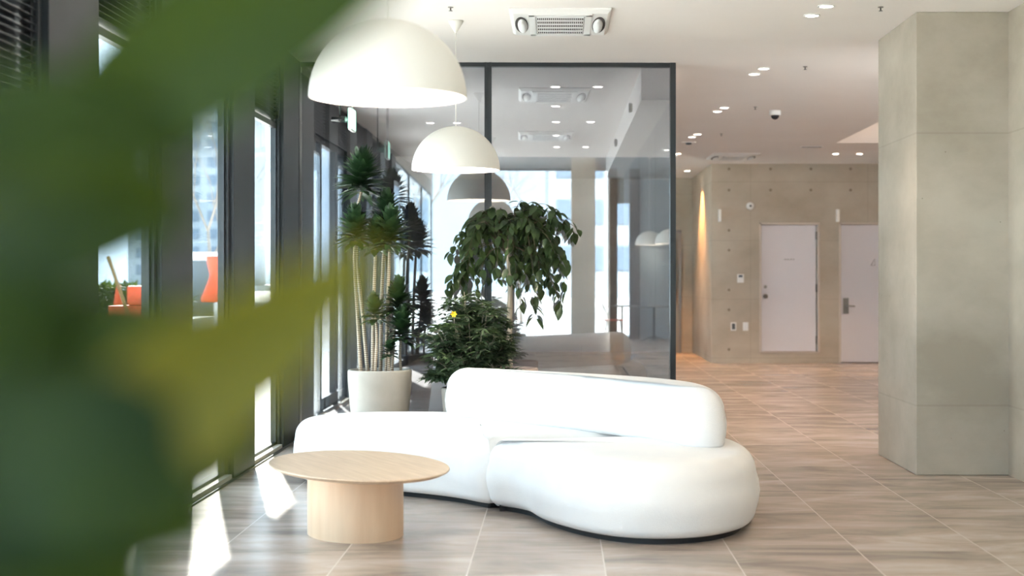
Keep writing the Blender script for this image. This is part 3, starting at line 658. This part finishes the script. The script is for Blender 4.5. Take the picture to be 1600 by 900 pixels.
def bough(start, mid, end, n_leaf, r=.0042):
    pts = catmull([start, mid, end], 8, False); n = len(pts)
    brm.tube(pts, [r * (1 - .75 * i / n) for i in range(n)], 6)
    for k in range(n_leaf):
        t = .28 + .72 * (k / n_leaf); i = min(n - 2, int(t * (n - 1))); p = pts[i].lerp(pts[i + 1], rnd.random())
        tdir = (pts[i + 1] - pts[i]).normalized(); a = rnd.uniform(0, 6.28)
        out = Vector((math.cos(a), math.sin(a) , rnd.uniform(-.9, .25)))
        d = (tdir * .45 + out * .95 + Vector((0, 0, -.3))).normalized()
        L = rnd.uniform(.075, .12)
        lfm.leaf(p + d * .012, d, (rnd.uniform(-.4, .4), rnd.uniform(-.6, .2), 1), L, L * .5, droop=.7, fold=rnd.uniform(.1, .35), seg=4)
for (x, y, rad) in targets:
    dz = rnd.uniform(-.52, .14) if rad < .42 else rnd.uniform(-.42, .08)
    end = top + Vector((x, y, dz)); mid = top + Vector((x * .6, y * .6, max(.05, .22 - rad * .15) + rnd.uniform(-.05, .08)))
    bough(top + Vector((rnd.uniform(-.02, .02), rnd.uniform(-.02, .02), rnd.uniform(-.1, .02))), mid, end, 17)
for e, _ in extra:
    mid = top.lerp(e, .6) + Vector((0, 0, .14)); bough(top, mid, e, 13)
brm.build('branches', 'ftwig', fc); lfm.build('foliage', 'fic', fc)

# feathery shrub
YS = 10.3; sS = F / YS
sh = thing('potted_shrub', 'bushy fine-leaved shrub with one yellow flower in a pale pot', 'plant', ((740 - CX) / sS, YS, 0))
pot(sh, .235, .505, 'pot', .7)
def shp(px, py, dy=0): return Vector(((px - 746) / sS, dy, EYE - (py - CY) / sS))
st = MB(); lv = MB(); rnd = random.Random(5)
def compound(p, d, L):
    """a palmate leaf: a short stalk and five to seven narrow leaflets"""
    d = d.normalized(); q = p + d * L * .5; st.tube([p, q], .0012, 4)
    side = d.cross(Vector((0, 0, 1))); side = side.normalized() if side.length > .01 else Vector((1, 0, 0)); up = side.cross(d)
    for k in range(6):
        a = R(-100 + 40 * k); dd = (d * math.cos(a) * .9 + side * math.sin(a) + up * rnd.uniform(-.1, .25))
        lv.leaf(q, dd, up, L * rnd.uniform(.65, .95), L * .2, droop=.45, fold=.3, seg=3)
for i in range(150):
    a = rnd.uniform(0, 6.283); rr_ = rnd.random() ** .6
    ex = math.cos(a) * rr_ * .31 - .03; ey = math.sin(a) * rr_ * .3
    hz = .68 * (1 - .5 * rr_ ** 2) * rnd.uniform(.5, 1.08)
    if rnd.random() < .3: hz *= .35
    s_ = Vector((ex * .2, ey * .2, .47)); e = Vector((ex, ey, .49 + hz)); mid = s_.lerp(e, .5) + Vector((ex * .05, ey * .05, .05))
    pts = catmull([s_, mid, e], 6, False); st.tube(pts, [.0035 - .002 * k / len(pts) for k in range(len(pts))], 5)
    for k in range(11):
        i0 = rnd.randint(5, len(pts) - 1); b = rnd.uniform(0, 6.283)
        compound(pts[i0], Vector((math.cos(b) + ex * 1.5, math.sin(b) + ey * 1.5, rnd.uniform(-.2, .7))), rnd.uniform(.075, .125))
st.build('stems', 'bark', sh); lv.build('foliage', 'shr', sh)
fl = MB(); pf = shp(720, 489, -.3)
for k in range(6):
    a = 2 * math.pi * k / 6; fl.leaf(pf, (math.cos(a), -.5, math.sin(a)), (0, -1, 0), .028, .018, droop=.1, seg=3)
fl.build('flower', 'flower', sh)
MB().tube([Vector((-.06, -.1, .75)), pf + Vector((0, .06, -.06)), pf], .0015, 5).build('flower_stalk', 'bark', sh)

# foreground rubber plant: broad leaves half a metre from the camera
fg = thing('rubber_plant', 'out-of-focus broad green leaves filling the left foreground', 'plant', (-.36, .56, 0))
o0 = Vector((-.36, .56, 0))
pot(fg, .16, .42, 'pot', .75)
MB().tube([Vector((0, 0, .38)), Vector((.01, 0, .8)), Vector((.03, 0, 1.15)), Vector((.02, .0, 1.5))], [.012, .011, .009, .006], 10).build('stem', 'bark', fg)
def big_leaf(base, tip, width, nrm, bend=.01, mt='rub'):
    b = base - o0; t_ = tip - o0; ax = t_ - b; L = ax.length; d = ax.normalized(); side = d.cross(Vector(nrm)).normalized(); n_ = side.cross(d)
    m = MB(); NU, NV = 20, 8; vs = []
    for i in range(NU + 1):
        t = i / NU; w = width * .5 * (math.sin(math.pi * t ** .85) ** .62 if 0 < t < 1 else .02) * (1 - .12 * t)
        for j in range(-NV // 2, NV // 2 + 1):
            u = j / (NV // 2); vs.append(b + ax * t + side * w * u + n_ * (abs(u) * w * .22 + bend * math.sin(math.pi * t)))
    fs = [(i * (NV + 1) + j, i * (NV + 1) + j + 1, (i + 1) * (NV + 1) + j + 1, (i + 1) * (NV + 1) + j) for i in range(NU) for j in range(NV)]
    m.add(vs, fs, 0, True)
    st_ = Vector((.02, 0, b.z - .02)); m.tube([st_, st_.lerp(b, .6), b, b + ax * .3, b + ax * .9], [.004, .004, .0035, .003, .001], 6)
    return m.build('leaf', mt, fg)
big_leaf(P(75, 250, .51), P(745, -190, .50), .058, (.35, -1, .1), .012)
big_leaf(P(-130, 190, .48), P(325, 230, .50), .042, (-.1, -1, .3), .008)
big_leaf(P(-90, 330, .53), P(300, 310, .53), .054, (.2, -1, .1), .01)
big_leaf(P(-100, 430, .50), P(295, 350, .50), .034, (.2, -1, .1), .01)
big_leaf(P(90, 780, .49), P(600, 385, .46), .050, (.25, -1, .2), .008, 'rub_y')
big_leaf(P(-60, 590, .50), P(470, 600, .51), .062, (.1, -1, .4), .01)
big_leaf(P(-20, 760, .47), P(425, 690, .48), .060, (.0, -1, .3), .01)
big_leaf(P(-120, 780, .50), P(345, 830, .50), .060, (.1, -1, .5), .01)
big_leaf(P(-160, 520, .48), P(158, 510, .50), .040, (.0, -1, .2), .01)
big_leaf(P(-200, 660, .49), P(260, 690, .49), .045, (.0, -1, .2), .01)
big_leaf(P(-160, 880, .48), P(265, 930, .50), .05, (.0, -1, .2), .01)

# ------------------------------------------------------------------ cafe corner behind the camera (mirrored in the glass)
def cafe_table(loc, label):
    t = thing('cafe_table', label, 'table', loc, group='cafe tables')
    MB().lathe([(.33, .71), (.335, .72), (.33, .735)], n=40).build('tabletop', 'grey', t)
    MB().lathe([(.02, .02), (.02, .71)], n=14).build('pole', 'black', t)
    for k in range(4):
        a = math.pi / 2 * k + .4; MB().tube([(0, 0, .12), (.14 * math.cos(a), .14 * math.sin(a), .08), (.28 * math.cos(a), .28 * math.sin(a), .012)], .011, 8).build('leg', 'black', t)
    return t
def cafe_chair(loc, label, rz):
    t = thing('cafe_chair', label, 'chair', loc, rz, 'red wire chairs')
    MB().lathe([(.19, .44), (.2, .455), (.19, .47)], n=32).build('seat', 'red', t)
    for sx in (-1, 1):
        for sy in (-1, 1): MB().tube([(.14 * sx, .14 * sy, .44), (.19 * sx, .19 * sy, .01)], .008, 8).build('leg', 'black', t)
    MB().tube(catmull([(-.17, .1, .45), (-.2, .18, .68), (-.12, .24, .8), (.12, .24, .8), (.2, .18, .68), (.17, .1, .45)], 6, False), .008, 8).build('back_frame', 'black', t)
    MB().tube([(-.06, .16, .45), (-.05, .24, .8)], .005, 6).tube([(.06, .16, .45), (.05, .24, .8)], .005, 6).build('back_rod', 'black', t)
    return t
tb = cafe_table((2.45, -5.6, 0), 'grey round cafe table mirrored in the glass beside the end post'); dup(tb, (1.85, -6.3, 0), 'dark round cafe table mirrored farther left in the glass')
ch = cafe_chair((1.62, -5.5, 0), 'red-seated wire chair mirrored in the glass, left one', R(90)); dup(ch, (2.95, -5.3, 0), 'red-seated wire chair mirrored in the glass, right one', R(-80))

# ------------------------------------------------------------------ outdoors
struct('ground', MB().box(-150, 150, -120, 300, -.16, -.125), 'pave', 'pale paved forecourt outside the windows', 'ground')
b = thing('tower_block', 'white high-rise seen through the tall left window', 'building', (-58, 235, -.12))
MB().box(-14, 5, 0, 20, 0, 75).build('wall', 'bldg', b)
wn = MB()
for zz in range(24):
    for xx in range(6): wn.box(-12.6 + xx * 3, -11 + xx * 3, -.15, 0, 2 + zz * 3, 3.7 + zz * 3)
wn.build('windows', 'bwin', b)
b = thing('far_building', 'hazy pale building mirrored high in the glass partition', 'building', (6, -80, -.12), math.pi)
MB().box(-3, 4, 0, 12, 0, 16).box(-24, -3, 6, 14, 0, 9).build('wall', 'bldg', b)
wn = MB()
for zz in range(4):
    for xx in range(3): wn.box(-2.2 + xx * 2.2, -.9 + xx * 2.2, -.12, 0, 2 + zz * 3.4, 3.8 + zz * 3.4)
wn.build('windows', 'bwin', b)
kb = tag(MB().box(-8.0, -7.55, 24, 31, -.12, .45).build('kerb_block', 'curb', bevel=.02), 'pale concrete kerb block outside the left window gap', 'kerb')
hm = MB(); rnd = random.Random(3)
for i in range(5200):
    p = Vector((rnd.uniform(-13, -9), rnd.uniform(33.4, 34.6), rnd.uniform(-.1, 1.05))); hm.leaf(p, (rnd.uniform(-1, 1), rnd.uniform(-1, 1), rnd.uniform(-.2, 1)), (0, 0, 1), .28, .12, seg=2)
tag(hm.build('hedge', 'hedge'), 'dark scrubby hedge behind the kerb block', 'hedge', kind='stuff')
def cone(loc, label):
    t = thing('traffic_cone', label, 'cone', loc)
    MB().box(-.3, .3, -.3, .3, 0, .06).build('base', 'orange', t); MB().lathe([(.22, .06), (.05, 1.25), (.02, 1.28)], n=24).build('cone_body', 'orange', t); return t
cone(((185 - CX) * 32.4 / F, 32.4, -.12), 'orange safety cone in front of the hedge outside')
t = thing('plant_machine', 'small orange machine standing by the hedge outside', 'machine', ((212 - CX) * 31.5 / F, 31.5, -.12))
MB().box(-.5, .5, -.4, .4, .25, .8).build('body', 'orange', t, .05); MB().lathe([(.25, -.45), (.25, .45)], n=20).build('wheel', 'black', t, loc=(-.3, 0, .25)).rotation_euler = (R(90), 0, 0)
MB().box(-.1, .45, -.35, .35, .8, 1.25).build('hood', 'orange', t, .05)
t = thing('tree_stake', 'slanted timber stakes propping up a young tree outside', 'stake', ((205 - CX) * 30 / F, 30, -.12))
MB().tube([(.15, 0, 0), (-.5, 0, 1.9)], .04, 8).build('stake', 'timber', t); MB().tube([(.1, .1, .1), (.95, .3, 1.7)], .03, 8).build('stake', 'timber', t)
tag(MB().box(-7.35, -5.2, 30, 30.6, -.12, .78).build('barrier', 'snow', bevel=.03), 'low white barrier under the orange drum outside', 'barrier')
t = thing('safety_drum', 'orange hourglass safety drum on the white barrier outside', 'drum', ((337 - CX) * 30.3 / F, 30.3, .78))
MB().lathe([(.3, 0), (.3, .1), (.14, .5), (.12, .6), (.2, .95), (.2, 1.0)], n=28).build('drum_body', 'orange', t)
t = thing('container', 'grey container with a white cover beside the orange drum outside', 'container', ((306 - CX) * 36 / F, 36, -.12))
MB().box(-1.2, .95, 0, 1.6, 0, 1.9).build('body', 'grey', t, .03); MB().box(-1.25, 1.0, -.05, 1.65, 1.88, 2.08).build('cover', 'snow', t, .06)
def tree(loc, label, seed, h=7.5):
    rnd = random.Random(seed); t = thing('bare_tree', label, 'tree', loc, group='bare trees outside'); m = MB()
    def grow(p, d, L, r, lvl):
        q = p + d * L; m.tube([p, p.lerp(q, .5) + Vector((rnd.uniform(-1, 1), rnd.uniform(-1, 1), 0)) * L * .05, q], [r, r * .85, r * .65], 6)
        if lvl == 0: return
        for k in range(3 if lvl > 1 else 4):
            a = rnd.uniform(0, 6.28); nd_ = (d + Vector((math.cos(a), math.sin(a), rnd.uniform(-.1, .5))) * rnd.uniform(.45, .8)).normalized()
            grow(q if k < 2 else p.lerp(q, rnd.uniform(.4, .9)), nd_, L * rnd.uniform(.6, .8), r * .55, lvl - 1)
    grow(Vector((0, 0, 0)), Vector((0, 0, 1)), h * .3, .06, 5)
    m.build('branches', 'twig', t); return t
tree((-3.4, -15, -.12), 'bare winter tree mirrored in the glass, left one', 2, 8)
tree((-.2, -22, -.12), 'bare winter tree mirrored in the glass, right one', 4, 8)
tree(((325 - CX) * 38 / F, 38, -.12), 'bare winter tree in front of the white tower', 6, 9)
